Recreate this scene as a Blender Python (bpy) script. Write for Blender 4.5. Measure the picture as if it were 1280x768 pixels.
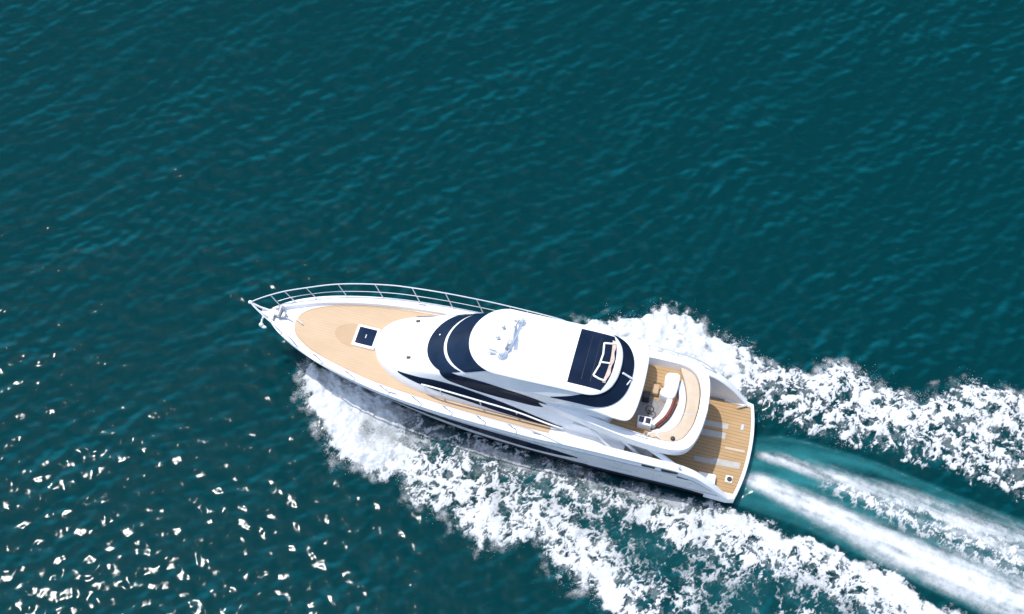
import bpy, bmesh, math, random
import numpy as np
from mathutils import Vector, Matrix
from mathutils.bvhtree import BVHTree

random.seed(7)
R = math.radians
for o in list(bpy.data.objects):
    bpy.data.objects.remove(o, do_unlink=True)
SC = bpy.context.scene
COL = SC.collection

# ------------------------------------------------------------------ camera
cam = bpy.data.cameras.new("camera")
cam.sensor_width = 36.0
cam.lens = 48.76
cam.clip_start = 0.5
cam.clip_end = 20000
camo = bpy.data.objects.new("camera", cam)
COL.objects.link(camo)
camo.location = (0.0, -34.041, 60.903)
camo.rotation_euler = (R(90 - 60.797), 0, 0)
SC.camera = camo

# ------------------------------------------------------------------ light
SUN = Vector((-0.292, 0.183, 1.0)).normalized()
sd = bpy.data.lights.new("sun", 'SUN')
sd.energy = 2.25
sd.angle = R(0.5)
sd.color = (1.0, 0.972, 0.93)
suno = bpy.data.objects.new("sun", sd)
COL.objects.link(suno)
suno.location = (-30, 25, 100)
suno.rotation_euler = (-SUN).to_track_quat('-Z', 'Y').to_euler()
W = bpy.data.worlds.new("World")
SC.world = W
W.use_nodes = True
wn = W.node_tree
sky = wn.nodes.new('ShaderNodeTexSky')
sky.sky_type = 'NISHITA'
sky.sun_disc = False
sky.dust_density = 1.7
sky.air_density = 1.0
sky.ozone_density = 1.0
sky.sun_elevation = math.asin(SUN.z)
sky.sun_rotation = math.atan2(SUN.x, SUN.y)
wn.links.new(sky.outputs[0], wn.nodes['Background'].inputs[0])
wn.nodes['Background'].inputs[1].default_value = 0.15
SC.view_settings.view_transform = 'Standard'
SC.view_settings.look = 'None'
SC.view_settings.exposure = 0.78
SC.view_settings.gamma = 1.0
SC.view_settings.use_curve_mapping = False
SC.cycles.use_denoising = True
SC.cycles.max_bounces = 8
SC.cycles.transparent_max_bounces = 16
SC.cycles.caustics_reflective = False
SC.cycles.caustics_refractive = False


# ------------------------------------------------------------------ helpers
def tag(o, label=None, cat=None, group=None, kind=None):
    if label: o['label'] = label
    if cat: o['category'] = cat
    if group: o['group'] = group
    if kind: o['kind'] = kind
    return o


def pc(tab):
    """monotone cubic through a table of (x, y)"""
    X = np.array([t[0] for t in tab], float)
    Y = np.array([t[1] for t in tab], float)
    h = np.diff(X); d = np.diff(Y) / h
    m = np.zeros(len(X)); m[0] = d[0]; m[-1] = d[-1]
    for i in range(1, len(X) - 1):
        if d[i - 1] * d[i] > 0:
            w1 = 2 * h[i] + h[i - 1]; w2 = h[i] + 2 * h[i - 1]
            m[i] = (w1 + w2) / (w1 / d[i - 1] + w2 / d[i])

    def f(x):
        x = np.clip(np.asarray(x, float), X[0], X[-1])
        i = np.clip(np.searchsorted(X, x) - 1, 0, len(X) - 2)
        t = (x - X[i]) / h[i]
        return ((1 + 2 * t) * (1 - t) ** 2 * Y[i] + t * (1 - t) ** 2 * h[i] * m[i]
                + t * t * (3 - 2 * t) * Y[i + 1] + t * t * (t - 1) * h[i] * m[i + 1])
    return f


def smooth_path(pts, n=6):
    P = [Vector([float(c) for c in p]) for p in pts]
    out = []
    for i in range(len(P) - 1):
        a = P[max(i - 1, 0)]; b = P[i]; c = P[i + 1]; d = P[min(i + 2, len(P) - 1)]
        for k in range(n):
            t = k / n
            out.append(0.5 * ((2 * b) + (c - a) * t + (2 * a - 5 * b + 4 * c - d) * t * t
                              + (3 * b - a - 3 * c + d) * t ** 3))
    out.append(P[-1])
    return out


class MB:
    def __init__(s):
        s.v = []; s.f = []; s.m = []

    def add(s, vs, fs, mat=0):
        k = len(s.v)
        s.v += [(float(v[0]), float(v[1]), float(v[2])) for v in vs]
        s.f += [tuple(i + k for i in f) for f in fs]
        s.m += [mat] * len(fs)
        return s

    def loft(s, rings, closed=False, mat=0, cap0=False, cap1=False, flip=False):
        n = len(rings[0]); vs = [p for r in rings for p in r]; fs = []
        for i in range(len(rings) - 1):
            for j in range(n if closed else n - 1):
                a = i * n + j; b = i * n + (j + 1) % n
                q = (a, b, b + n, a + n)
                fs.append(q[::-1] if flip else q)
        if cap0: fs.append(tuple(range(n)) if flip else tuple(range(n))[::-1])
        if cap1:
            q = tuple(range((len(rings) - 1) * n, len(rings) * n))
            fs.append(q[::-1] if flip else q)
        return s.add(vs, fs, mat)

    def tube(s, pts, r, n=8, mat=0):
        P = [Vector([float(c) for c in p]) for p in pts]
        rings = []
        up = Vector((0, 0, 1))
        for i, p in enumerate(P):
            t = (P[min(i + 1, len(P) - 1)] - P[max(i - 1, 0)]).normalized()
            if abs(t.dot(up)) > 0.95: up = Vector((1, 0, 0))
            a = t.cross(up).normalized(); b = a.cross(t).normalized()
            up = b
            rr = r[i] if isinstance(r, (list, tuple)) else r
            rings.append([p + a * rr * math.cos(k * 2 * math.pi / n) + b * rr * math.sin(k * 2 * math.pi / n) for k in range(n)])
        return s.loft(rings, True, mat, True, True, flip=True)

    def prism(s, outline, z0, z1, bev=0.0, mat=0):
        """outline (x,y) extruded from z0 to z1 with a rounded top edge"""
        A = sum(outline[i][0] * outline[(i + 1) % len(outline)][1] - outline[(i + 1) % len(outline)][0] * outline[i][1] for i in range(len(outline)))
        if A < 0: outline = outline[::-1]
        n = len(outline)

        def inset(d):
            o = []
            for i in range(n):
                p0, p, p1 = [Vector((float(outline[k % n][0]), float(outline[k % n][1]))) for k in (i - 1, i, i + 1)]
                e0 = (p - p0).normalized(); e1 = (p1 - p).normalized()
                n0 = Vector((-e0.y, e0.x)); n1 = Vector((-e1.y, e1.x))
                m = n0 + n1
                if m.length < 1e-6: m = n0
                m.normalize()
                o.append(p + m * d / max(m.dot(n0), 0.5))
            return o
        z = (lambda p, zz: zz(p) if callable(zz) else zz)
        rings = [[(p[0], p[1], z(p, z0)) for p in outline]]
        if bev > 0:
            for k in range(4):
                a = k / 3 * math.pi / 2
                rings.append([(p[0], p[1], z(p, z1) - bev + bev * math.sin(a)) for p in inset(bev * (1 - math.cos(a)))])
        else:
            rings.append([(p[0], p[1], z(p, z1)) for p in outline])
        return s.loft(rings, True, mat, True, True)

    def box(s, c, size, bev=0.02, rz=0.0, mat=0):
        x, y = size[0] / 2, size[1] / 2
        cs, sn = math.cos(rz), math.sin(rz)
        r = min(bev * 1.5, x * .4, y * .4)
        o = []
        for sx, sy, a0 in ((1, 1, 0), (-1, 1, 90), (-1, -1, 180), (1, -1, 270)):
            for k in range(4):
                a = R(a0 + 30 * k)
                o.append((sx * (x - r) + r * math.cos(a), sy * (y - r) + r * math.sin(a)))
        o = [(c[0] + p[0] * cs - p[1] * sn, c[1] + p[0] * sn + p[1] * cs) for p in o]
        return s.prism(o, c[2] - size[2] / 2, c[2] + size[2] / 2, min(bev, size[2] * .45), mat)

    def ball(s, c, r, nu=18, nv=10, mat=0, half=False):
        rx, ry, rz = r if isinstance(r, (tuple, list)) else (r, r, r)
        rings = []
        a0 = 0.0 if half else -math.pi / 2 * .98
        for i in range(nv + 1):
            a = a0 + (math.pi / 2 * .98 - a0) * i / nv
            rings.append([(c[0] + rx * math.cos(a) * math.cos(b * 2 * math.pi / nu), c[1] + ry * math.cos(a) * math.sin(b * 2 * math.pi / nu), c[2] + rz * math.sin(a)) for b in range(nu)])
        return s.loft(rings, True, mat, True, True)

    def build(s, name, mats, parent=None, angle=35, recalc=True):
        me = bpy.data.meshes.new(name)
        me.from_pydata(s.v, [], s.f)
        for m in (mats if isinstance(mats, (list, tuple)) else [mats]): me.materials.append(m)
        me.polygons.foreach_set('material_index', s.m)
        if recalc:
            b = bmesh.new(); b.from_mesh(me)
            bmesh.ops.remove_doubles(b, verts=b.verts, dist=1e-5)
            bmesh.ops.recalc_face_normals(b, faces=b.faces)
            b.to_mesh(me); b.free()
        me.polygons.foreach_set('use_smooth', [True] * len(me.polygons))
        me.set_sharp_from_angle(angle=R(angle))
        me.update()
        o = bpy.data.objects.new(name, me)
        COL.objects.link(o)
        if parent is not None: o.parent = parent
        return o

    def bvh(s):
        b = bmesh.new()
        vs = [b.verts.new(v) for v in s.v]
        for f in s.f:
            try: b.faces.new([vs[i] for i in f])
            except ValueError: pass
        b.normal_update()
        t = BVHTree.FromBMesh(b)
        b.free()
        return t


def slab(grid, normals, out, mat=0, depth=0.03):
    """a curved pane: the grid lifted along its normals, with a skirt back into the surface"""
    m = MB()
    ni, nj = len(grid), len(grid[0])
    nn = []
    for i in range(ni):
        row = []
        for j in range(nj):
            du = grid[min(i + 1, ni - 1)][j] - grid[max(i - 1, 0)][j]; dv = grid[i][min(j + 1, nj - 1)] - grid[i][max(j - 1, 0)]
            c = du.cross(dv)
            ref = normals[i][j]
            c = c.normalized() if c.length > 1e-7 else ref
            row.append(-c if c.dot(ref) < 0 else c)
        nn.append(row)
    normals = nn
    top = [[p + n * out for p, n in zip(a, b)] for a, b in zip(grid, normals)]
    m.loft(top)
    ni, nj = len(top), len(top[0])
    border = [(0, j) for j in range(nj)] + [(i, nj - 1) for i in range(1, ni)] + [(ni - 1, j) for j in range(nj - 2, -1, -1)] + [(i, 0) for i in range(ni - 2, 0, -1)]
    m.loft([[top[i][j] for i, j in border], [grid[i][j] - normals[i][j] * depth for i, j in border]], True)
    return m


# ------------------------------------------------------------------ materials
def mat(name, col, rough=0.5, metal=0.0, coat=0.0, spec=0.5):
    m = bpy.data.materials.new(name)
    m.use_nodes = True
    b = m.node_tree.nodes['Principled BSDF']
    b.inputs['Base Color'].default_value = (*col, 1)
    b.inputs['Roughness'].default_value = rough
    b.inputs['Metallic'].default_value = metal
    b.inputs['Coat Weight'].default_value = coat
    b.inputs['Coat Roughness'].default_value = 0.05
    b.inputs['Specular IOR Level'].default_value = spec
    return m


def node(nt, t, **kw):
    n = nt.nodes.new(t)
    for k, v in kw.items():
        if k.startswith('i_'): n.inputs[k[2:]].default_value = v
        else: setattr(n, k, v)
    return n


def vary(m, c1, c2, scale, stretch=(1, 1, 1), detail=4, rough=None):
    """break a flat colour up with soft noise between two tones (and a touch of roughness change)"""
    nt = m.node_tree; b = nt.nodes['Principled BSDF']
    tc = node(nt, 'ShaderNodeTexCoord'); mp = node(nt, 'ShaderNodeMapping'); mp.inputs['Scale'].default_value = stretch
    nz = node(nt, 'ShaderNodeTexNoise'); nz.inputs['Scale'].default_value = scale; nz.inputs['Detail'].default_value = detail
    cr = node(nt, 'ShaderNodeMix', data_type='RGBA')
    cr.inputs[6].default_value = (*c1, 1); cr.inputs[7].default_value = (*c2, 1)
    rp = node(nt, 'ShaderNodeMapRange'); rp.inputs[1].default_value = .3; rp.inputs[2].default_value = .7
    L = nt.links.new
    L(tc.outputs['Object'], mp.inputs[0]); L(mp.outputs[0], nz.inputs['Vector']); L(nz.outputs[0], rp.inputs[0])
    L(rp.outputs[0], cr.inputs[0]); L(cr.outputs[2], b.inputs['Base Color'])
    if rough:
        rr = node(nt, 'ShaderNodeMapRange'); rr.inputs[3].default_value = rough[0]; rr.inputs[4].default_value = rough[1]
        L(nz.outputs[0], rr.inputs[0]); L(rr.outputs[0], b.inputs['Roughness'])
    return m


M_WHITE = vary(mat('white gelcoat', (.80, .80, .80), .28, coat=.4), (.77, .785, .80), (.83, .83, .825), 1.2, rough=(.22, .36))
M_OFFW = vary(mat('off white cushion vinyl', (.78, .77, .74), .6), (.74, .73, .70), (.81, .80, .78), 3)
M_SHADESEAT = vary(mat('shaded white upholstery', (.55, .58, .62), .7), (.50, .53, .58), (.58, .61, .65), 3)  # white settee with its shade put into the colour as grey-blue
M_GREYFLOOR = vary(mat('grey deck carpet', (.22, .21, .21), .9), (.19, .18, .18), (.26, .25, .24), 9)
M_GLASS = vary(mat('dark tinted glass', (.008, .016, .035), .06, spec=.18), (.006, .013, .030), (.012, .022, .046), .8)
M_GLASSB = vary(mat('blue black tinted windscreen', (.006, .017, .042), .06, spec=.3), (.004, .013, .033), (.009, .022, .052), 1.1)
for _m, _i in ((M_GLASS, 1.14), (M_GLASSB, 1.28)): _m.node_tree.nodes['Principled BSDF'].inputs['IOR'].default_value = _i
M_STEEL = mat('polished steel rail', (.66, .68, .70), .3, metal=.45)
M_PAINTW = mat('white painted tube', (.82, .82, .81), .35)
M_DARK = mat('black plastic', (.015, .016, .018), .45)
M_BOTTOM = vary(mat('dark antifouling paint', (.010, .014, .025), .5), (.008, .012, .02), (.016, .022, .035), 2)
M_GREYW = mat('pale grey trim', (.45, .48, .52), .45)
M_RED = vary(mat('red brown leather trim', (.17, .045, .03), .5), (.13, .035, .025), (.21, .06, .04), 5)
M_BEIGE = vary(mat('beige leather', (.55, .42, .33), .6), (.48, .36, .28), (.62, .49, .40), 6)
M_SCREEN = mat('instrument screens', (.02, .02, .05), .15)
M_GALV = vary(mat('dull windlass metal', (.42, .43, .45), .4, metal=.6), (.34, .35, .37), (.52, .53, .55), 12)


def teak(name, c1, c2, seam, pitch=0.09):
    m = bpy.data.materials.new(name); m.use_nodes = True
    nt = m.node_tree; b = nt.nodes['Principled BSDF']; L = nt.links.new
    b.inputs['Roughness'].default_value = .65; b.inputs['Specular IOR Level'].default_value = .2
    tc = node(nt, 'ShaderNodeTexCoord'); sp = node(nt, 'ShaderNodeSeparateXYZ')
    L(tc.outputs['Object'], sp.inputs[0])
    mp = node(nt, 'ShaderNodeMapping'); mp.inputs['Scale'].default_value = (.5, 6, 1)
    nz = node(nt, 'ShaderNodeTexNoise'); nz.inputs['Scale'].default_value = 2.2; nz.inputs['Detail'].default_value = 6
    L(tc.outputs['Object'], mp.inputs[0]); L(mp.outputs[0], nz.inputs['Vector'])
    n2 = node(nt, 'ShaderNodeTexNoise'); n2.inputs['Scale'].default_value = .9; n2.inputs['Detail'].default_value = 3
    L(tc.outputs['Object'], n2.inputs['Vector'])
    ad = node(nt, 'ShaderNodeMath', operation='ADD'); L(nz.outputs[0], ad.inputs[0]); L(n2.outputs[0], ad.inputs[1])
    rp = node(nt, 'ShaderNodeMapRange'); rp.inputs[1].default_value = .75; rp.inputs[2].default_value = 1.3
    L(ad.outputs[0], rp.inputs[0])
    cr = node(nt, 'ShaderNodeMix', data_type='RGBA'); cr.inputs[6].default_value = (*c1, 1); cr.inputs[7].default_value = (*c2, 1)
    L(rp.outputs[0], cr.inputs[0])
    dv = node(nt, 'ShaderNodeMath', operation='DIVIDE'); dv.inputs[1].default_value = pitch
    fr = node(nt, 'ShaderNodeMath', operation='FRACT'); ls = node(nt, 'ShaderNodeMath', operation='LESS_THAN'); ls.inputs[1].default_value = .12
    L(sp.outputs[1], dv.inputs[0]); L(dv.outputs[0], fr.inputs[0]); L(fr.outputs[0], ls.inputs[0])
    c2n = node(nt, 'ShaderNodeMix', data_type='RGBA'); c2n.inputs[7].default_value = (*seam, 1)
    L(ls.outputs[0], c2n.inputs[0]); L(cr.outputs[2], c2n.inputs[6]); L(c2n.outputs[2], b.inputs['Base Color'])
    return m


M_TEAK = teak('bleached teak planks', (.475, .345, .222), (.53, .39, .255), (.41, .295, .188), .13)
M_TEAKD = teak('oiled teak planks', (.37, .24, .115), (.45, .295, .15), (.22, .13, .06), .17)
M_STRIP = vary(mat('weathered pale strip', (.40, .375, .34), .7), (.36, .335, .30), (.44, .415, .375), 4)
M_PAD = vary(mat('pale sand sunpad', (.5, .4, .29), .7), (.47, .375, .27), (.53, .425, .31), 2.5)
M_TEAKINLAY = teak('warm teak inlay', (.43, .30, .18), (.47, .33, .20), (.36, .25, .15))

# ------------------------------------------------------------------ motor yacht
# local axes: x aft from the stem, y to starboard, z up from the waterline
Y = bpy.data.objects.new('motor_yacht', None)
Y.empty_display_size = 2
COL.objects.link(Y)
Y.location = (-11.69, -2.037, 0)
Y.rotation_euler = (0, 0, R(-15.204))
tag(Y, 'long white motor yacht with a bleached teak foredeck speeding across teal water', 'yacht')

b_sheer = pc([(0, .07), (.15, .26), (.4, .5), (.9, .88), (1.6, 1.27), (2.6, 1.68), (3.7, 2.0), (5, 2.3), (6.6, 2.55), (8.5, 2.72), (11, 2.82), (14, 2.85), (17, 2.84), (20, 2.79), (22, 2.72), (23, 2.6), (23.3, 2.5)])
z_sheer = pc([(0, 3.15), (4, 3.02), (8, 2.92), (12, 2.88), (14, 2.86), (15.4, 2.96), (17, 3.0), (20.2, 2.96), (21.2, 2.72), (22.0, 2.1), (22.6, 1.4), (22.95, .94), (23.15, .74), (23.3, .72)])
b_chine = pc([(0, 0), (.6, .3), (1.6, .8), (3.5, 1.45), (6, 1.9), (9, 2.28), (12, 2.44), (16, 2.48), (21, 2.44)])
z_chine = pc([(0, .45), (1.5, .36), (4, .28), (8, .22), (14, .2), (21, .2)])
rim_w = pc([(0, .05), (.8, .3), (2, .38), (14, .42), (20, .4), (22.2, .3), (23.3, .2)])
z_deck = pc([(0, 2.92), (4, 2.8), (8, 2.7), (14, 2.64), (17, 2.62)])
T = np.concatenate([np.linspace(0, .12, 14)[:-1], np.linspace(.12, .84, 46)[:-1], np.linspace(.84, 1, 24)])


def hull_level(f):
    """one longitudinal line of the topsides, f = 0 chine .. 1 sheer"""
    xs = 2.4 * (1 - f) ** 1.25
    xe = 23.3 - .35 * (1 - f)
    x = xs + (xe - xs) * T
    bc = b_chine(21 * T); zc = z_chine(21 * T)
    bs = b_sheer(23.3 * T); zs = z_sheer(23.3 * T)
    g = f ** (1.25 - .45 * np.clip(T * 3, 0, 1))
    return np.stack([x, bc + (bs - bc) * g, zc + (zs - zc) * f], 1)


def below(k):
    x = 2.4 + .9 * k + (22.8 - 2.4 - .9 * k) * T
    b = b_chine(21 * T) * (1 - k) + 0.0
    z = z_chine(21 * T) * (1 - k) - .8 * k
    return np.stack([x, np.maximum(b, .004), z], 1)


hull = MB()
for sgn in (1, -1):
    S = np.array([1, sgn, 1])
    lev = [below(1.0), below(.55)] + [hull_level(0)]
    hull.loft([[tuple(p * S) for p in l] for l in lev], mat=1)
    fs = [0, .1, .19]
    hull.loft([[tuple(p * S) for p in hull_level(f)] for f in fs], mat=1)
    fs = [.19, .24, .3, .42, .55, .68, .8, .86, .9, .96, 1.0]
    L = [hull_level(f) for f in fs]
    # a soft knuckle under the sheer
    for l, f in zip(L, fs):
        if f in (.86,): l[:, 1] += .035 * np.clip((l[:, 0] - .8) / 3, 0, 1)
        if f in (.9,): l[:, 1] -= .02 * np.clip((l[:, 0] - .8) / 3, 0, 1)
    sh = L[-1]
    rim = sh.copy(); w = rim_w(sh[:, 0])
    r1 = sh.copy(); r1[:, 1] = np.maximum(sh[:, 1] - .04, .01); r1[:, 2] += .035
    r2 = sh.copy(); r2[:, 1] = np.maximum(sh[:, 1] - w + .05, .006); r2[:, 2] += .035
    r3 = sh.copy(); r3[:, 1] = np.maximum(sh[:, 1] - w, .004); r3[:, 2] -= .02
    fl = np.where(sh[:, 0] < 18.0, z_deck(sh[:, 0]) - .03, .70)
    r4 = sh.copy(); r4[:, 1] = np.maximum(sh[:, 1] - w - .03, .003); r4[:, 2] = np.minimum(fl, sh[:, 2] - .05)
    hull.loft([[tuple(p * S) for p in l] for l in L + [r1, r2, r3, r4]], mat=0)
    # transom half
    stern = [l[-1] * S for l in lev[:3]] + [hull_level(f)[-1] * S for f in (.07, .14, .3, .55, .8, 1.0)]
    hull.loft([[tuple(p) for p in stern], [(p[0] + .25 * (1 - (abs(p[1]) / 2.6) ** 2) * 0, p[1] * 0, p[2]) for p in stern]], mat=0)
hull_o = hull.build('hull', [M_WHITE, M_BOTTOM], Y, angle=32)
hb = hull.bvh()


def cast_side(bv, x, z, sgn):
    h = bv.ray_cast(Vector((x, sgn * 6, z)), Vector((0, -sgn, 0)))
    if h[0] is None: return None
    n = h[1]
    if n.y * sgn < 0: n = -n
    return h[0], n


def side_pane(bv, name, top, bot, x0, x1, sgn, m, parent, nx=90, nz=10, out=.03, label=None):
    g, nn = [], []
    for i in range(nx + 1):
        x = x0 + (x1 - x0) * i / nx
        a, b = float(bot(x)), float(top(x))
        row, rn = [], []
        for j in range(nz + 1):
            z = a + (b - a) * j / nz
            h = cast_side(bv, x, z, sgn)
            if h is None: h = (Vector((x, sgn * 2, z)), Vector((0, sgn, 0)))
            row.append(h[0]); rn.append(Vector((0, sgn, .2)))
        g.append(row); nn.append(rn)
    o = slab(g, nn, out).build(name, m, parent)
    if label: o['label'] = label
    return o


for sgn in (-1, 1):
    side_pane(hb, 'hull_window', pc([(6.0, 2.42), (7, 2.38), (9.7, 2.17), (11.7, 2.1), (13.7, 1.98), (16.0, 1.50)]),
              pc([(6.0, 2.39), (7, 2.16), (9.7, 1.66), (11.7, 1.36), (14.0, 1.15), (15.2, 1.25), (16.0, 1.48)]), 6.0, 16.0, sgn, M_GLASS, Y)
    # fine styling crease and small dark vents in the topsides
    side_pane(hb, 'rub_rail', lambda x: z_sheer(x) * .83 + .03, lambda x: z_sheer(x) * .83 - .015, 15.0, 22.3, sgn, M_GREYW, Y, 160, 2, .034)
    side_pane(hb, 'boot_stripe', lambda x: .86 + .02 * (x - 16), lambda x: .78 + .02 * (x - 16), 16.5, 22.6, sgn, M_GREYW, Y, 160, 2, .034)
for sgn in (-1, 1):
    for xa, xb, zc in ((18.95, 19.55, 2.72), (19.85, 20.6, 2.68), (20.6, 21.1, 2.24)):
        side_pane(hb, 'vent_slot', lambda x, zc=zc: zc + .085, lambda x, zc=zc: zc - .075, xa, xb, sgn, M_DARK, Y, 24, 4, .035)


# decks ---------------------------------------------------------------
def strip(xs, hw_out, z, hw_in=None):
    m = MB()
    xs = list(xs)
    if hw_in is None:
        m.loft([[(x, -hw_out(x), z(x)) for x in xs], [(x, -hw_out(x) * .33, z(x) + .012) for x in xs], [(x, hw_out(x) * .33, z(x) + .012) for x in xs], [(x, hw_out(x), z(x)) for x in xs]])
    else:
        for s in (1, -1):
            m.loft([[(x, s * hw_out(x), z(x)) for x in xs], [(x, s * hw_in(x), z(x)) for x in xs]])
    return m


inner = lambda x: float(max(b_sheer(x) - rim_w(x) - .015, .02))
m = MB()
xs = np.concatenate([np.linspace(.12, 2, 12)[:-1], np.linspace(2, 18, 40)])
top = strip(xs, lambda x: inner(x) - .0, lambda x: float(z_deck(x)))
top.build('side_deck', M_WHITE, Y)
teak_hw = pc([(1.42, .03), (1.46, .25), (1.6, .55), (1.9, .84), (2.6, 1.22), (3.7, 1.57), (5, 1.86), (6.6, 2.09), (8.5, 2.24), (11, 2.33), (14.0, 2.37), (14.5, 2.34)])
xs = np.concatenate([np.linspace(1.42, 2, 10)[:-1], np.linspace(2, 14.5, 40)])
strip(xs, lambda x: float(teak_hw(x)), lambda x: float(z_deck(x)) + .018).build('foredeck_planking', M_TEAK, Y)
# darker margin board round the planking, a darker half disc ahead of the hatch
mb = MB()
for s in (1, -1):
    mb.loft([[(x, s * float(teak_hw(x)), float(z_deck(x)) + .024) for x in xs], [(x, s * max(float(teak_hw(x)) - .07, .0), float(z_deck(x)) + .024) for x in xs]])
mb.build('margin_board', M_TEAKINLAY, Y)
c = [(4.45 - 1.05 * math.cos(a), .06 + .62 * math.sin(a), ) for a in np.linspace(-math.pi / 2, math.pi / 2, 24)]
MB().prism([(p[0], p[1]) for p in c], 2.79, lambda p: float(z_deck(p[0])) + .038, 0).build('deck_inlay', M_TEAKINLAY, Y)

# foredeck hatch
hx, hy, hz = 4.93, .1, float(z_deck(4.9)) + .03
m = MB(); m.box((hx, hy, hz + .05), (1.12, 1.14, .14), .045); hatch = m.build('deck_hatch', M_WHITE, Y)
m = MB(); m.box((hx, hy, hz + .128), (.86, .88, .03), .01); m.build('hatch_glass', M_GLASSB, hatch)
m = MB(); m.box((hx, hy, hz + .147), (.05, .2, .02), .008); m.build('hatch_handle', M_GREYW, hatch)

# anchor platform, windlass, chain, cleats -----------------------------
m = MB()
m.box((.62, .12, 3.09), (.5, .34, .06), .02)
m.tube([(.62, -.1, 3.2), (.62, .34, 3.2)], .1, 12)
m.tube([(.62, .30, 3.2), (.62, .46, 3.2)], .13, 12)
m.box((.85, .1, 3.14), (.18, .26, .12), .03)
wl = m.build('windlass', M_GALV, Y)
m = MB(); m.tube([(.55, 0, 3.13), (.2, 0, 3.16), (-.12, -.1, 3.12), (-.16, -.2, 3.0)], .035, 6); m.tube([(.85, .05, 3.06), (1.2, -.02, 3.0), (1.34, -.05, 2.97)], .03, 6)
m.build('anchor_chain', M_GALV, wl)
m = MB()
m.tube([(-.05, -.12, 3.1), (-.12, -.34, 2.98), (-.14, -.5, 2.75)], .05, 8)
m.ball((-.13, -.52, 2.72), (.13, .1, .17))
m.ball((-.02, -.56, 2.66), (.16, .08, .1))
m.build('anchor', M_PAINTW, Y)
m = MB()
m.prism([(-.25, -.12), (-.25, .12), (.4, .28), (.4, -.28)], 3.0, 3.16, .03)
m.build('bow_roller', M_WHITE, Y)


def cleat(x, y, z, rz=0, s=1.0):
    m = MB()
    for k in (-.1, .1):
        m.tube([(x + k * s * math.cos(rz), y + k * s * math.sin(rz), z), (x + k * s * math.cos(rz), y + k * s * math.sin(rz), z + .09 * s)], .025 * s, 8)
    m.tube([(x + k * s * math.cos(rz), y + k * s * math.sin(rz), z + .09 * s) for k in (-.24, -.1, .1, .24)], [.014 * s, .028 * s, .028 * s, .014 * s], 8)
    return m


for x, y, z, rz in ((1.62, .02, 2.93, -.5), (7.0, 2.42, 2.97, .1), (7.0, -2.42, 2.97, -.1), (14.0, -2.62, 2.9, 0), (14.0, 2.62, 2.9, 0)):
    cleat(x, y, z, rz, 1.1).build('cleat', M_STEEL, Y)

# deckhouse ------------------------------------------------------------
NF, NS, NA = 52, 44, 26


def ring(xf, w, Lf, xa, La, zf, zs, za, n=2.2, wa=None, na=2.4):
    wa = w if wa is None else wa
    P = []
    for i in range(NF + 1):
        th = math.pi / 2 * i / NF * .999999
        x = xf + Lf * (1 - math.cos(th) ** (2 / n)); y = w * math.sin(th) ** (2 / n)
        t = math.sin(th) ** 2.4
        P.append((x, y, zf + (zs - zf) * t))
    x0, x1 = xf + Lf, xa - La
    for i in range(1, NS + 1):
        t = i / NS
        ts = t * t * (3 - 2 * t)
        P.append((x0 + (x1 - x0) * t, w + (wa - w) * ts, zs + (za - zs) * ts))
    for i in range(1, NA + 1):
        th = math.pi / 2 * (1 - i / NA) * .999999
        P.append((xa - La * (1 - math.cos(th) ** (2 / na)), wa * math.sin(th) ** (2 / na), za))
    port = [(p[0], -p[1], p[2]) for p in P]
    stbd = [(p[0], p[1], p[2]) for p in P[1:-1]]
    return port + stbd[::-1]


R0 = ring(5.5, 1.98, 3.7, 17.3, .5, 2.6, 2.55, 2.55)
R1 = ring(5.52, 1.96, 3.7, 17.3, .5, 3.1, 2.95, 2.95)
R1b = ring(5.6, 1.90, 3.7, 17.3, .5, 3.34, 3.2, 3.2)
R1c = ring(5.78, 1.80, 3.6, 17.3, .5, 3.47, 3.5, 3.5)
R2 = ring(6.05, 1.70, 3.5, 17.3, .5, 3.55, 3.82, 3.95)
R2b = ring(7.0, 1.665, 2.7, 17.4, .8, 3.82, 4.25, 4.6, wa=1.7)
R3 = ring(8.08, 1.63, 1.75, 17.66, 1.6, 4.10, 4.62, 5.50, n=2.0, wa=1.86)
R4 = ring(10.25, 1.57, 1.6, 17.04, 1.4, 5.78, 5.92, 6.05, n=2.0, wa=1.62)
dh = MB()


def lerp_ring(a, b, t):
    return [tuple(p + (q - p) * t for p, q in zip(u, v)) for u, v in zip(a, b)]


dh.loft([R0, R1, R1b, R1c, R2, lerp_ring(R2, R2b, .5), R2b, lerp_ring(R2b, R3, .5), R3] + [lerp_ring(R3, R4, t) for t in (.1, .2, .3, .4, .5, .6, .7, .8, .9)] + [R4], True, cap1=True)
house = dh.build('deckhouse', M_WHITE, Y, angle=40)
db = dh.bvh()

# hardtop
hp = MB()


def roof_ring(d, dz):
    return ring(10.2 + d * 1.2, 1.66 - d, 1.65 * (1 - d / 3), 17.1 - d * .8, 1.45 * (1 - d / 3), 5.84 + dz, 5.98 + dz, 6.1 + dz, n=2.0, wa=1.66 - d)


hp.loft([roof_ring(.16, -.03), roof_ring(0, .0), roof_ring(-.015, .06), roof_ring(.02, .12), roof_ring(.09, .165), roof_ring(.3, .21), roof_ring(.7, .27), roof_ring(1.15, .30), roof_ring(1.52, .31)], True, cap0=True, cap1=True)
roof = hp.build('hardtop', M_WHITE, Y, angle=40)
rb = hp.bvh()


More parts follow.
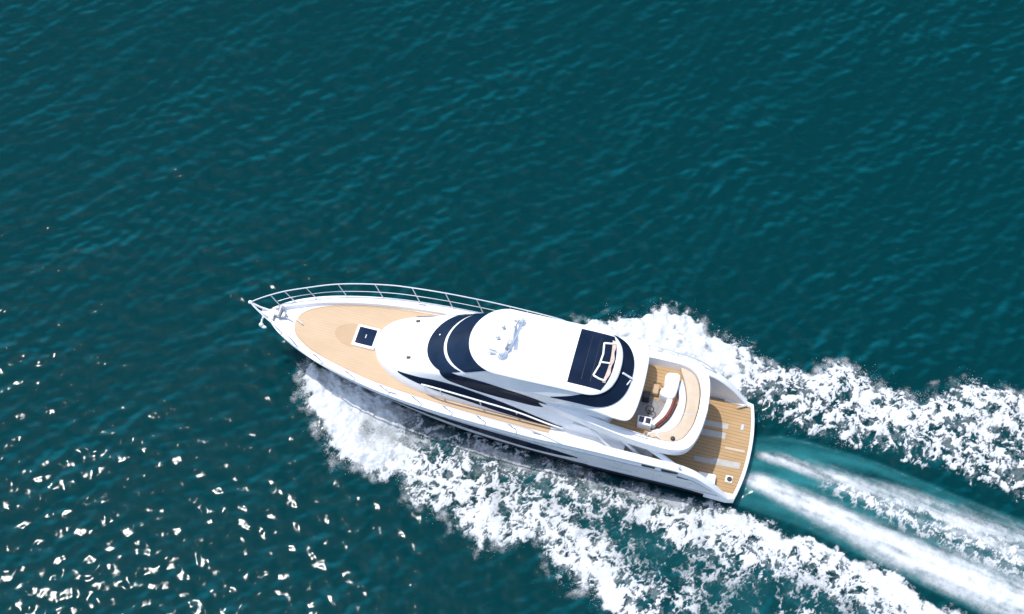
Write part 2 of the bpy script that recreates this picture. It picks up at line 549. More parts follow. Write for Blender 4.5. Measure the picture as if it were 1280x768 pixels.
def ring_pane(name, A, B, i0, i1, t0, t1, m, parent, bv, nj=14, out=.035, label=None, shape=None):
    """pane between two rings, from outline index i0 to i1 (negative = starboard side), t0..t1 up the slope"""
    n = len(A); g, nn = [], []
    for i in range(i0, i1 + 1):
        row, rn = [], []
        for j in range(nj + 1):
            t = t0 + (t1 - t0) * j / nj
            if shape: t = shape(i, t)
            a = Vector(A[i % n]); b = Vector(B[i % n])
            p = a.lerp(b, t)
            h = bv.find_nearest(p)
            nr = h[1]
            cdir = p - Vector((13, 0, 3.5))
            row.append(h[0]); rn.append(Vector((p.x - 13, p.y * 2, 2.0)).normalized())
        g.append(row); nn.append(rn)
    o = slab(g, nn, out).build(name, m, parent)
    if label: o['label'] = label
    return o


K = 42
ring_pane('windshield', R3, R4, -K, K, .03, .40, M_GLASSB, house, db, label='lower band of the dark curved front windscreen')
ring_pane('windshield', R3, R4, -K - 2, K + 2, .475, .985, M_GLASSB, house, db, label='upper band of the dark curved front windscreen')
nh = NF + NS + NA
_e = NA + 12
ring_pane('rear_windscreen', R3, R4, nh - _e, nh + _e, .04, .97, M_GLASS, house, db, label='dark curved window band under the aft edge of the hardtop', shape=lambda i, t: .04 + (t - .04) * min(1.0, .02 + (_e - abs(i - nh)) / 13.0))
m = MB()
pA = Vector(lerp_ring(R3, R4, .1)[nh]); pB = Vector(lerp_ring(R3, R4, .85)[nh])
m.tube([pA + Vector((.02, -.2, .04)), pA + Vector((-.08, -.5, .12))], .03, 6)
m.tube([pA + Vector((.05, -.1, .04)), pB + Vector((.1, -.14, .02))], .05, 8)
m.build('wiper', M_PAINTW, house)

for sgn in (-1, 1):
    side_pane(db, 'saloon_window', pc([(7.05, 3.44), (8.1, 3.68), (9.25, 3.9), (10.8, 3.74), (12.85, 3.38), (15.05, 2.84)]),
              pc([(7.05, 3.40), (8.2, 3.34), (9.57, 3.2), (10.9, 3.04), (12.6, 2.8), (14.3, 2.68), (15.0, 2.77)]), 7.05, 15.0, sgn, M_GLASS, house)
    side_pane(db, 'wheelhouse_window', pc([(9.05, 4.60), (10, 4.84), (11.4, 4.84), (13.1, 4.64), (14.6, 4.12)]),
              pc([(9.05, 4.56), (9.7, 4.16), (12, 3.84), (13.5, 3.84), (14.6, 4.06)]), 9.05, 14.6, sgn, M_GLASS, house)


def cast_down(bv, x, y, z=12.0):
    h = bv.ray_cast(Vector((x, y, z)), Vector((0, 0, -1)))
    n = h[1]
    if n.z < 0: n = -n
    return h[0], n


def top_pane(bv, name, fx, v0, v1, m, parent, out=.03, nu=24, nv=24, label=None):
    """fx(u, v) -> (x, y) laid on the surface seen from above"""
    g, nn = [], []
    for i in range(nu + 1):
        r, q = [], []
        for j in range(nv + 1):
            x, y = fx(i / nu, v0 + (v1 - v0) * j / nv)
            p, n = cast_down(bv, x, y)
            r.append(p); q.append(Vector((0, 0, 1)))
        g.append(r); nn.append(q)
    o = slab(g, nn, out).build(name, m, parent)
    if label: o['label'] = label
    return o


# coachroof details: two small vents, a panel seam
for x, y in ((7.28, 1.05), (7.42, -.92)):
    p, n = cast_down(db, x, y)
    m = MB(); m.box((p.x, p.y, p.z + .03), (.20, .12, .06), .02, .2); m.build('deck_light', M_DARK, house)
top_pane(db, 'roof_seam', lambda u, v: (7.12 - .16 * math.cos((u - .5) * 2.4) + v * .02, -.6 + 1.4 * u), 0, 1, M_GREYW, house, .008, 20, 1)
p, n = cast_down(db, 8.6, .35)
m = MB(); m.ball((8.62, .32, p.z + .02), (.07, .05, .04)); m.build('deck_light', M_PAINTW, house)

# sunroof: dark glazing let into the hardtop, white frame and beige seat back at its aft end
aft_edge = lambda y: 16.78 - .30 * (abs(y) / 1.36) ** 2.4
sunroof = top_pane(rb, 'sunroof', lambda u, v: (14.98 + (aft_edge(v) - 14.98) * u, v), -1.36, 1.36, M_GLASS, roof, .04, label='dark glazed sunroof in the white hardtop')
top_pane(rb, 'seat_back', lambda u, v: (16.50 + .16 * math.cos(v * 1.15) - .12 + (.15 + .03 * math.sin(9 * v)) * u + .02, v), -1.0, 1.12, M_BEIGE, roof, .07, 4, 20)
m = MB()


def on_roof(x, y, d=.1):
    p, n = cast_down(rb, x, y); return p + n * d


m.tube([on_roof(x, y) for x, y in ((16.62, .98), (16.4, .90), (16.12, .84))], .045, 8)
m.tube([on_roof(x, y) for x, y in ((16.12, .84), (16.2, .3), (16.16, -.3), (16.02, -.82))], .045, 8)
m.tube([on_roof(x, y) for x, y in ((16.02, -.82), (16.3, -.90), (16.55, -.92))], .045, 8)
m.tube([on_roof(x, y) for x, y in ((16.17, -.12), (16.58, -.06))], .04, 8)
m.build('sunroof_frame', M_PAINTW, roof)
for x in (15.55, 15.95):
    m = MB(); m.tube([on_roof(x, y, .04) for y in np.linspace(-1.1, 1.1, 9)], .012, 6); m.build('glazing_bar', M_DARK, sunroof)

# radar mast ------------------------------------------------------------
zr = lambda x, y: cast_down(rb, x, y)[0].z
m = MB()
ol = [(12.2, 1.3), (12.35, 1.1), (12.28, .3), (12.12, -.6), (11.95, -.98), (11.72, -.92), (11.82, -.3), (12.0, .5), (12.08, 1.2)]
m.prism([(p[0], p[1]) for p in smooth_path([(a, b, 0) for a, b in ol] + [(ol[0][0], ol[0][1], 0)], 3)[:-1]], 6.1, 6.42, .08)
mast = m.build('radar_mast', M_WHITE, Y)
for x, y in ((12.2, 1.0), (11.86, -.8)):
    m = MB(); m.tube([(x, y, 6.4), (x, y, 6.5)], .1, 12); m.ball((x, y, 6.6), (.19, .19, .18)); m.build('satellite_dome', M_WHITE, mast)
m = MB(); m.tube([(12.05, .2, 6.4), (12.05, .2, 6.85)], .11, 12); m.box((12.05, .2, 6.93), (.16, 1.15, .12), .04, .25); m.box((12.05, .2, 6.86), (.26, .3, .12), .04, .25); m.build('radar_scanner', M_WHITE, mast)
for x, y, h, dx in ((12.3, 1.2, .6, .2), (12.2, .75, .6, .1), (11.75, -1.0, .7, .15), (12.1, -.35, .55, .1), (12.25, 1.1, .6, .3), (11.9, -.6, .5, -.2)):
    m = MB(); m.tube([(x, y, 6.3), (x, y, 6.5), (x + dx, y, 6.4 + h)], [.035, .025, .012], 6); m.build('whip_antenna', M_PAINTW, mast)
for x, y in ((11.6, .55), (11.5, .0)):
    m = MB(); z = zr(x, y); m.tube([(x, y, z - .02), (x, y, z + .1)], .05, 8); m.ball((x - .03, y, z + .14), (.1, .08, .08)); m.build('searchlight', M_GALV, mast)
m = MB(); m.tube([(11.55, -.7, 6.15), (11.55, -.7, 6.34)], .035, 8); m.tube([(11.62, -.7, 6.34), (11.25, -.68, 6.34)], [.03, .08], 10); m.tube([(11.62, -.82, 6.33), (11.3, -.82, 6.33)], [.03, .08], 10); m.build('horn', M_STEEL, mast)
m = MB()
for y in (-.45, .45, 1.0):
    m.box((12.05, y, 6.5), (.2, .24, .16), .04, .2)
m.tube([(12.0, -.6, 6.42), (12.0, -.6, 6.7), (12.1, .1, 6.75), (12.2, .9, 6.7), (12.2, .9, 6.4)], .035, 8)
m.build('mast_fittings', M_GALV, mast)

# visor under the aft end of the hardtop ---------------------------------
half = [(13.2, 1.63, 4.95), (14.5, 1.72, 5.12), (15.5, 1.86, 5.28), (16.4, 1.96, 5.34), (17.2, 2.04, 5.36), (17.8, 2.02, 5.32), (18.05, 1.8, 5.28), (18.17, 1.3, 5.26), (18.22, .7, 5.25), (18.24, 0, 5.25)]
inn = [(13.2, 1.5, 4.9), (14.5, 1.56, 5.15), (15.5, 1.64, 5.34), (16.1, 1.78, 5.45), (16.7, 1.74, 5.49), (17.1, 1.54, 5.5), (17.4, 1.2, 5.5), (17.55, .8, 5.5), (17.63, .4, 5.5), (17.66, 0, 5.5)]
def ushape(h, n=5):
    a = smooth_path(h, n)
    return [(p.x, -p.y, p.z) for p in a] + [(p.x, p.y, p.z) for p in a[:-1][::-1]]


out = ushape(half); ins = ushape(inn)
m = MB()
sh = lambda P, d, dz: [(p[0] - d * (1 if p[0] > 16 else .3), p[1] * (1 - d / 2.2), p[2] + dz) for p in P]
m.loft([sh(ins, .3, -.9), sh(ins, .06, .0), lerp_ring(ins, out, .5), sh(out, .05, .0), sh(out, .0, -.05), sh(out, .03, -.2), sh(out, .09, -.25), sh(out, .6, -.25)])
m.build('visor', M_WHITE, Y, angle=50)

# flybridge deck ----------------------------------------------------------
oh = [(12.6, 1.64, 4.26), (14, 1.74, 4.28), (15.2, 1.88, 4.26), (16.6, 2.1, 4.18), (18, 2.28, 4.1), (19.3, 2.34, 4.06), (20.2, 2.30, 4.05), (20.72, 2.08, 4.05), (21.02, 1.6, 4.05), (21.18, .9, 4.05), (21.25, 0, 4.05)]
ih = [(12.6, 1.5, 4.26), (14, 1.56, 4.28), (15.2, 1.62, 4.26), (16.6, 1.76, 4.18), (18, 1.93, 4.1), (19.3, 1.98, 4.06), (19.95, 1.94, 4.05), (20.38, 1.72, 4.05), (20.64, 1.3, 4.05), (20.8, .75, 4.05), (20.86, 0, 4.05)]
fo, fi = ushape(oh), ushape(ih)
lo = pc([(12.6, 4.0), (14.5, 3.75), (17, 3.5), (19.5, 3.38), (21.3, 3.38)])
low = lambda P, k: [(p[0], p[1] * k, float(lo(p[0]))) for p in P]
m = MB()
mid = lambda P, t: [(p[0] - (.03 if p[0] > 20 else 0) * t, p[1] * (1 - .012 * t), p[2] + (float(lo(p[0])) - p[2]) * t) for p in P]
m.loft([[(p[0], p[1] * .94, 3.45) for p in fi], fi, lerp_ring(fi, fo, .08), lerp_ring(fi, fo, .85), lerp_ring(fi, fo, .97), mid(fo, .12), [(p[0] * 1, p[1], p[2]) for p in mid(fo, .2)], mid(fo, .9), [(p[0] - (.12 if p[0] > 20 else 0), p[1] * .95, float(lo(p[0])) - .02) for p in fo]])
for P in (m.v,):
    pass
fly = m.build('flybridge_coaming', M_WHITE, Y, angle=40)
# a thin groove trim just below the coaming's top
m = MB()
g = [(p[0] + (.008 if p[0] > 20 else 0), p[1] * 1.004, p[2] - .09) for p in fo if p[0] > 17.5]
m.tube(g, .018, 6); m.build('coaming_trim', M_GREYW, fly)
fl_out = [(p[0], p[1] * .97) for p in fi if p[0] > 16.2]
MB().prism(fl_out, 3.4, 3.55, 0).build('flybridge_floor', M_TEAKD, Y)
# grey carpet, bench, table, pads
MB().prism([(18.15, -.95), (18.2, .25), (19.35, .1), (19.3, -.6), (19.0, -1.0)], 3.52, 3.565, 0).build('deck_carpet', M_GREYFLOOR, Y)
arcA = smooth_path([(19.75, 1.62, 0), (20.08, .95, 0), (20.26, .2, 0), (20.2, -.7, 0), (19.85, -1.3, 0), (19.2, -1.62, 0), (18.75, -1.68, 0)], 5)
outer_pad = [(p[0] - .03 if p[0] > 20 else p[0], p[1] * .965) for p in fi if p[0] > 18.9 and p[1] < 0] + [(p[0] - .03 if p[0] > 20 else p[0], p[1] * .965) for p in fi if p[0] > 19.6 and p[1] >= 0]
MB().prism(outer_pad + [(p.x, p.y) for p in arcA], 3.5, 3.93, .05).build('sunpad', M_PAD, Y)
m = MB(); m.box((20.42, -.35, 3.935), (.42, .035, .012), .004, .1); m.build('pad_seam', M_GREYW, Y)
arcB = smooth_path([(19.72, .95, 0), (19.9, .3, 0), (19.74, -.5, 0), (19.42, -1.15, 0), (19.1, -1.45, 0), (18.9, -1.52, 0)], 5)
MB().prism([(p.x - .02, p.y) for p in arcA if -1.6 < p.y < 1.5] + [(p.x, p.y) for p in arcB[::-1]], 3.5, 3.80, .04).build('bench_seat', M_SHADESEAT, Y)
arcC = smooth_path([(19.62, .25, 0), (19.56, -.3, 0), (19.4, -.8, 0), (19.08, -1.3, 0)], 5)
m = MB(); m.tube([(p.x + .08, p.y, 4.0) for p in arcC], .07, 8); m.tube([(p.x + .17, p.y - .02, 3.93) for p in arcC], .045, 8); m.build('backrest', M_RED, Y)
m = MB(); m.prism([(p.x + .02, p.y) for p in arcC] + [(p.x - .24, p.y + .02) for p in arcC[::-1]], 3.5, 4.0, .04); m.build('bench_cushion', M_OFFW, Y)
# white lounge with two lobes
L1 = smooth_path([(19.2, 1.42, 0), (19.6, 1.46, 0), (19.72, 1.3, 0), (19.74, .8, 0), (19.68, .3, 0), (19.55, .14, 0), (19.1, .18, 0), (18.98, .32, 0), (19.02, .52, 0), (19.12, .66, 0), (19.08, .9, 0), (19.06, 1.25, 0), (19.2, 1.42, 0)], 4)[:-1]
MB().prism([(p.x, p.y) for p in L1], 3.5, 4.12, .09).build('lounge_seat', M_OFFW, Y)
# helm console, wheel, screens, stool
m = MB(); m.prism([(18.28, -1.02), (18.92, -.98), (18.96, -1.42), (18.34, -1.42)], 3.5, 4.05, .05); con = m.build('bar_console', M_OFFW, Y)
for k in (-.15, .15):
    m = MB(); m.box((18.62 + k, -1.2, 4.06), (.22, .26, .03), .008); m.build('instrument_screen', M_SCREEN, con)
m = MB(); m.tube([(18.72 + .17 * math.cos(a), -.58 + .17 * math.sin(a), 3.98) for a in np.linspace(0, 2 * math.pi, 20)], .03, 6); m.tube([(18.72, -.58, 3.56), (18.72, -.58, 3.98)], .06, 8); m.build('steering_wheel', M_DARK, Y)
m = MB(); m.box((18.42, .05, 3.85), (.34, .34, .55), .05, .1); m.build('helm_seat', M_DARK, Y)
m = MB(); m.box((18.75, .55, 3.72), (.34, .5, .3), .06); m.tube([(18.6, .95, 3.56), (18.75, 1.05, 3.9), (18.95, .9, 3.9)], .03, 6); m.build('side_table', M_TEAKINLAY, Y)
m = MB(); m.tube([(20.02, -1.72, 3.92), (20.02, -1.72, 4.0)], .1, 12); m.ball((20.02, -1.72, 4.0), (.1, .1, .05)); m.build('speaker_pod', M_DARK, Y)
# small white side rails on the flybridge
m = MB(); m.tube(smooth_path([(18.9, -1.93, 4.1), (18.95, -1.9, 4.32), (19.2, -1.78, 4.3), (19.4, -1.9, 4.1)], 5), .03, 6); m.build('grab_rail', M_PAINTW, Y)
m = MB(); m.tube(smooth_path([(17.2, -1.9, 4.3), (18.0, -2.0, 4.34), (18.8, -2.05, 4.3), (18.9, -2.05, 4.1)], 5), .025, 6); m.build('grab_rail', M_STEEL, Y)

# aft saloon below the flybridge, cockpit and bathing platform --------------
m = MB()
m.prism([(15.5, -1.95), (19.0, -1.95), (19.3, -1.7), (19.3, 1.7), (19.0, 1.95), (15.5, 1.95)], .7, 3.4, 0); saloon = m.build('aft_saloon', M_WHITE, Y)
m = MB(); m.box((19.31, 0, 2.1), (.03, 2.6, 2.3), .005); m.build('sliding_door', M_GLASS, saloon)
for s in (-1, 1):
    m = MB()
    for a, b in (((18.9, 2.05 * s, 3.42), (20.5, 2.5 * s, 2.94)), ):
        A, B = Vector(a), Vector(b)
        m.loft([[A + Vector((-.35, 0, 0)), A + Vector((.25, 0, 0)), A + Vector((.25, .07 * s, 0)), A + Vector((-.35, .07 * s, 0))],
                [B + Vector((-.3, 0, 0)), B + Vector((.12, 0, 0)), B + Vector((.12, .07 * s, 0)), B + Vector((-.3, .07 * s, 0))]], True, cap0=True, cap1=True)
    m.build('side_strut', M_WHITE, Y)
    m = MB()
    for x0, x1 in ((16.4, 17.4), (17.6, 18.7)):
        A, B = Vector((x0, 1.96 * s, 3.42)), Vector((x1, 2.3 * s, 2.66))
        m.loft([[A + Vector((-.1, 0, 0)), A + Vector((.1, 0, 0)), A + Vector((.1, .05 * s, 0)), A + Vector((-.1, .05 * s, 0))],
                [B + Vector((-.1, 0, 0)), B + Vector((.1, 0, 0)), B + Vector((.1, .05 * s, 0)), B + Vector((-.1, .05 * s, 0))]], True, cap0=True, cap1=True)
    m.build('wing_panel', M_WHITE, Y)

# platform: white body with rounded aft edge, oiled teak inlay
aft = lambda y: 23.74 - .36 * (abs(y) / 2.6) ** 2.2
ys = np.linspace(-2.5, 2.5, 30)
rim_o = [(22.0, -2.55), (23.05, -2.58)] + [(aft(y), y) for y in ys] + [(23.05, 2.58), (22.0, 2.55)]
m = MB(); m.prism(rim_o, .3, .80, .06); m.build('swim_platform', M_WHITE, Y)
m = MB(); m.prism([(18.6, -2.4), (22.2, -2.36), (22.2, 2.36), (18.6, 2.4)], .4, .70, 0); m.build('cockpit_floor', M_WHITE, Y)
ys2 = np.linspace(-2.28, 2.28, 30)
tk = [(19.3, -2.36), (22.25, -2.3)] + [(aft(y) - .17, y) for y in ys2] + [(22.25, 2.3), (19.3, 2.36)]
m = MB(); m.prism(tk, .72, .815, .01); m.build('cockpit_planking', M_TEAKD, Y)
# pale strips across the planking
m = MB(); m.prism([(20.9, .78), (22.45, .86), (22.45, 1.14), (20.9, 1.06)], .80, .832, .006); m.build('deck_strip', M_STRIP, Y)
m = MB(); m.prism([(20.9, .26), (22.42, .34), (22.42, .66), (20.9, .58)], .80, .832, .006); m.build('deck_strip', M_STRIP, Y)
m = MB(); m.prism([(21.2, -.86), (22.1, -.82), (22.1, -.72), (23.36, -.66), (23.36, -1.0), (21.2, -1.12)], .80, .836, .006); m.build('deck_strip', M_STRIP, Y)
m = MB(); m.prism([(22.5, -.15), (23.44, -.1), (23.44, .02), (22.5, -.02)], .80, .826, .004); m.build('deck_strip', M_PAD, Y)
m = MB(); m.box((21.95, -1.98, .98), (.85, .55, .4), .05, .05); m.build('transom_locker', M_OFFW, Y)
m = MB(); m.box((22.98, -1.62, .85), (.34, .34, .07), .02); pb = m.build('shower_box', M_OFFW, Y)
m = MB(); m.tube([(23.0, -1.63, .86), (23.0, -1.63, .93)], .12, 14); m.build('shower_head', M_DARK, pb)
cleat(22.95, 2.2, .83, .5, 1.5).build('cleat', M_STEEL, Y)
m = MB(); m.box((23.1, 1.15, .83), (.14, .3, .035), .01); m.build('latch_plate', M_GREYW, Y)
for s in (-1, 1):
    m = MB(); m.tube([(20.6, s * 2.62, 3.0), (20.6, s * 2.62, 3.14)], .05, 8); m.ball((20.6, s * 2.62, 3.16), (.07, .07, .05)); m.build('fairlead', M_STEEL, Y)

# rails ---------------------------------------------------------------------
rail_y = pc([(-.7, .0), (-.55, .12), (-.1, .42), (.66, .85), (1.6, 1.29), (3, 1.87), (4.6, 2.3), (6, 2.56), (9, 2.82), (11, 2.9), (14, 2.92), (15.2, 2.86)])
rail_z = pc([(-.7, 3.78), (0, 3.9), (1, 4.0), (5, 4.05), (11, 3.95), (13.6, 3.85), (15.2, 3.02)])
for s in (-1, 1):
    xs = np.concatenate([np.linspace(-.7, 1, 12)[:-1], np.linspace(1, 15.2, 50)])
    m = MB()
    m.tube([(x, s * float(rail_y(x)), float(rail_z(x))) for x in xs], .031, 8)
    rail = m.build('bow_rail', M_STEEL, Y)
    m = MB()
    def midrail(x):
        zt = float(rail_z(x)); zb = float(z_sheer(max(x, 0))); t = .5
        yb = float(b_sheer(max(x, 0))) - .12
        return (x + .2 * t, s * (float(rail_y(x)) * (1 - t) + yb * t), zt * (1 - t) + zb * t)
    m.tube([midrail(x) for x in np.linspace(.35, 13.4, 50)], .019, 6)
    m.build('mid_rail', M_STEEL, rail)
    for x in (.12, .72, 1.65, 3.05, 4.75, 6.5, 8.1, 9.6, 11.2, 12.7):
        xb = x + .42
        m = MB(); m.tube([(xb, s * (float(b_sheer(xb)) - .13), float(z_sheer(xb)) + .0), (x, s * float(rail_y(x)), float(rail_z(x)))], .026, 6)
        m.build('stanchion', M_STEEL, rail)
m = MB(); m.tube([(-.7, 0, 3.78), (-.3, .06, 3.4), (.12, .14, 3.14)], .05, 8); m.build('pulpit_strut', M_PAINTW, Y)
m = MB(); m.tube([(-.7, 0, 3.78), (-.35, -.12, 3.4), (.06, -.16, 3.1)], .045, 8); m.build('pulpit_strut', M_PAINTW, Y)
m = MB(); m.ball((-.71, 0, 3.78), (.1, .09, .09)); m.build('bow_light', M_PAINTW, Y)
m = MB(); m.tube(smooth_path([(15.2, 2.8, 3.0), (15.6, 2.8, 3.5), (18, 2.8, 3.62), (19.8, 2.77, 3.55), (20.8, 2.72, 3.2), (21.3, 2.66, 2.75)], 6), .03, 6)
for x, z in ((16.6, 3.58), (18, 3.62), (19.4, 3.58)):
    m.tube([(x, 2.78, 2.98), (x, 2.79, z)], .024, 6)
m.build('grab_rail', M_STEEL, Y)
# white hand rail along the near side of the saloon
for s in (-1, 1):
    m = MB()
    P = smooth_path([(8.3, 1.86 * s, 3.45), (9.0, 1.98 * s, 3.7), (10.8, 2.02 * s, 3.62), (12.85, 2.04 * s, 3.42), (14.4, 2.08 * s, 3.05), (15.1, 2.04 * s, 2.85)], 6)
    m.tube(P, .04, 8)
    for k in (7, 13, 18):
        m.tube([P[k], (P[k].x + .05, 1.9 * s, 2.7)], .028, 6)
    m.build('hand_rail', M_PAINTW, house)

# ------------------------------------------------------------------ sea
def perlin(x, y, seed=0):
    rs = np.random.RandomState(seed)
    p = rs.permutation(256); p = np.concatenate([p, p])
    a = rs.rand(256) * 2 * np.pi
    gx, gy = np.cos(a), np.sin(a)
    xi = np.floor(x).astype(int); yi = np.floor(y).astype(int)
    xf = x - xi; yf = y - yi
    u = xf ** 3 * (xf * (xf * 6 - 15) + 10); v = yf ** 3 * (yf * (yf * 6 - 15) + 10)

    def g(dx, dy):
        h = p[(p[(xi + dx) & 255] + yi + dy) & 255]
        return gx[h] * (xf - dx) + gy[h] * (yf - dy)
    n0 = g(0, 0) + u * (g(1, 0) - g(0, 0)); n1 = g(0, 1) + u * (g(1, 1) - g(0, 1))
    return (n0 + v * (n1 - n0)) * 1.5


def fbm(x, y, seed, oct=4, lac=2.1, gain=.5):
    s = np.zeros_like(x); a = 1.0; t = 0
    for k in range(oct):
        s += a * perlin(x * lac ** k + 17.3 * k, y * lac ** k - 9.1 * k, seed + k); t += a; a *= gain
    return s / t


def sstep(a, b, x):
    t = np.clip((x - a) / (b - a), 0, 1)
    return t * t * (3 - 2 * t)


def seg_dist(x, y, P):
    """unsigned distance to a polyline, and the arc length of the nearest point"""
    d = np.full(x.shape, 1e9); s = np.zeros_like(x); acc = 0.0
    for (ax, ay), (bx, by) in zip(P[:-1], P[1:]):
        ex, ey = bx - ax, by - ay; L = math.hypot(ex, ey)
        t = np.clip(((x - ax) * ex + (y - ay) * ey) / (L * L), 0, 1)
        q = np.hypot(x - ax - t * ex, y - ay - t * ey)
        m_ = q < d
        d = np.where(m_, q, d); s = np.where(m_, acc + t * L, s); acc += L
    return d, s


def inside(x, y, P):
    c = np.zeros(x.shape, bool); n = len(P)
    for i in range(n):
        (ax, ay), (bx, by) = P[i], P[(i + 1) % n]
        if ay == by: continue
        c ^= ((ay > y) != (by > y)) & (x < (bx - ax) * (y - ay) / (by - ay) + ax)
    return c


def sdf(x, y, P):
    d, _ = seg_dist(x, y, P + [P[0]])
    return np.where(inside(x, y, P), d, -d)


PORT = [(-10.04, -3.07), (-10.49, -3.86), (-10.40, -5.16), (-9.83, -6.01), (-9.18, -7.06), (-8.14, -8.50), (-7.55, -8.91), (-6.40, -9.23), (-5.27, -9.31), (-4.92, -10.59), (-2.97, -11.30), (-2.40, -11.88), (-1.47, -12.84), (0.0, -12.65), (1.29, -12.46), (1.46, -13.60), (2.18, -14.16), (3.61, -14.80), (4.46, -16.19), (5.68, -17.4), (12, -22), (30, -25), (27, -20.3), (21.29, -16.3), (19.36, -15.1), (17.38, -13.9), (15.01, -12.55), (11.82, -11.5), (10.6, -10.7), (6.71, -9.6), (2.26, -8.2), (-3, -6.2), (-8, -3.5)]
STBD = [(2.6, -2.0), (3.20, -0.8), (4.01, -0.55), (6.01, -0.60), (7.64, -0.05), (9.14, -0.45), (9.7, -1.42), (10.52, -1.9), (11.69, -2.1), (12.60, -3.07), (14.11, -3.7), (16.33, -3.15), (17.95, -4.3), (19.77, -5.1), (22.24, -4.3), (23.78, -4.45), (28, -5.6), (38, -8), (38, -15), (24.54, -10.9), (21.07, -9.31), (18.53, -8.5), (16.7, -7.9), (14.18, -6.85), (12.3, -6.4), (11.75, -5.67), (6, -3)]
PROP = [(10.4, -10.5), (11.3, -7.2), (12.81, -7.05), (14.12, -7.35), (17.41, -8.45), (20.93, -10.15), (24.39, -11.65), (34, -16), (34, -23), (22.16, -16.4), (16.79, -13.5), (13.34, -11.6)]
AX = (math.cos(R(-15.2)), math.sin(R(-15.2)))
PA = [(11.2, -8.0), (12.69, -8.38), (15.42, -9.39), (18.96, -10.90), (24.14, -13.03), (34, -17)]
PB = [(10.6, -9.15), (12.0, -9.71), (13.43, -10.43), (16.91, -12.38), (20.32, -14.05), (23.66, -15.64), (34, -20.6)]


def near(x, y): return (x > -14) & (x < 36) & (y > -24) & (y < 3)


def wake_h(x, y):
    """height of the wake: two rolling side ridges and the raised slick astern"""
    h = np.zeros_like(x)
    k = near(x, y)
    X, Yy = x[k], y[k]
    w = fbm(X * .5, Yy * .5, 31, 3)
    dp = sdf(X, Yy, PORT) + w * .5; ds = sdf(X, Yy, STBD) + w * .5; dr = sdf(X, Yy, PROP)
    hp_ = .20 * sstep(-.1, 1.6, dp) * (1 - .75 * sstep(1.6, 4.0, dp))
    hs_ = .26 * sstep(-.1, 1.4, ds) * (1 - .75 * sstep(1.4, 3.6, ds))
    da, _ = seg_dist(X, Yy, PA); dbb, _ = seg_dist(X, Yy, PB)
    hr = .15 * sstep(-.1, 1.2, dr) + .10 * np.exp(-(dbb / .7) ** 2) + .05 * np.exp(-(da / .6) ** 2)
    h[k] = hp_ + hs_ + hr
    return h


rs = np.random.RandomState(5)
WAVES = []
for lam0, lam1, n, slope, spread in ((4.5, 9, 8, .006, .4), (2.0, 4.2, 14, .008, .38), (.75, 1.7, 34, .008, .40), (.36, .75, 44, .005, .45)):
    for k in range(n):
        lam = lam0 * (lam1 / lam0) ** rs.rand()
        th = R(112) + rs.randn() * spread
        kk = 2 * np.pi / lam
        WAVES.append((kk * math.cos(th), kk * math.sin(th), slope * (.6 + .8 * rs.rand()) / kk * math.sqrt(10.0 / n), rs.rand() * 6.283, lam))


def waves(x, y, lmax=99.0, lmin=0.0):
    wx = x + .5 * perlin(x * .13, y * .13, 90); wy = y + .5 * perlin(x * .13 + 50, y * .13, 91)
    g = .85 + .7 * fbm(x * .12, y * .2, 77, 3)
    h = np.zeros_like(x)
    for kx, ky, a, ph, lam in WAVES:
        if lmin <= lam < lmax: h += a * np.sin(kx * wx + ky * wy + ph)
    far = np.clip(1 - (np.maximum(np.abs(x) - 34, 0) + np.maximum(np.abs(y - 2) - 26, 0)) / 40, 0, 1)
    return h * g * far


def axis(a, b, step, far):
    c = list(np.arange(a, b + 1e-6, step)); s = step; v = c[-1]
    hi = []
    while v < far:
        s *= 1.22; v += s; hi.append(v)
    s = step; v = a; lo_ = []
    while v > -far:
        s *= 1.22; v -= s; lo_.append(v)
    return np.array(lo_[::-1] + c + hi)


def grid_mesh(name, xs, ys, Z, keep=None):
    nx, ny = len(xs), len(ys)
    XX, YY = np.meshgrid(xs, ys, indexing='ij')
    V = np.stack([XX.ravel(), YY.ravel(), Z.ravel()], 1)
    i = np.arange((nx - 1) * (ny - 1)); a = (i // (ny - 1)) * ny + i % (ny - 1)
    F = np.stack([a, a + ny, a + ny + 1, a + 1], 1)
    used = None
    if keep is not None:
        F = F[keep.ravel()[F].any(1)]
        used = np.unique(F); rm = np.full(len(V), -1); rm[used] = np.arange(len(used))
        F = rm[F]; V = V[used]
    me = bpy.data.meshes.new(name)
    me.vertices.add(len(V)); me.vertices.foreach_set('co', V.ravel())
    me.loops.add(F.size); me.loops.foreach_set('vertex_index', F.ravel().astype(np.int32))
    me.polygons.add(len(F)); me.polygons.foreach_set('loop_start', np.arange(0, F.size, 4, dtype=np.int32))
    me.polygons.foreach_set('use_smooth', np.ones(len(F), bool))
    me.update(calc_edges=True)
    o = bpy.data.objects.new(name, me); COL.objects.link(o)
    return o, used


def attr(o, name, vals):
    a = o.data.attributes.new(name, 'FLOAT', 'POINT'); a.data.foreach_set('value', np.asarray(vals, np.float32).ravel())


xs = axis(-33, 33, .1, 6000); ys = axis(-21, 26, .1, 6000)
XX, YY = np.meshgrid(xs, ys, indexing='ij')
xf, yf = XX.ravel(), YY.ravel()
Zs = waves(xf, yf) + wake_h(xf, yf)
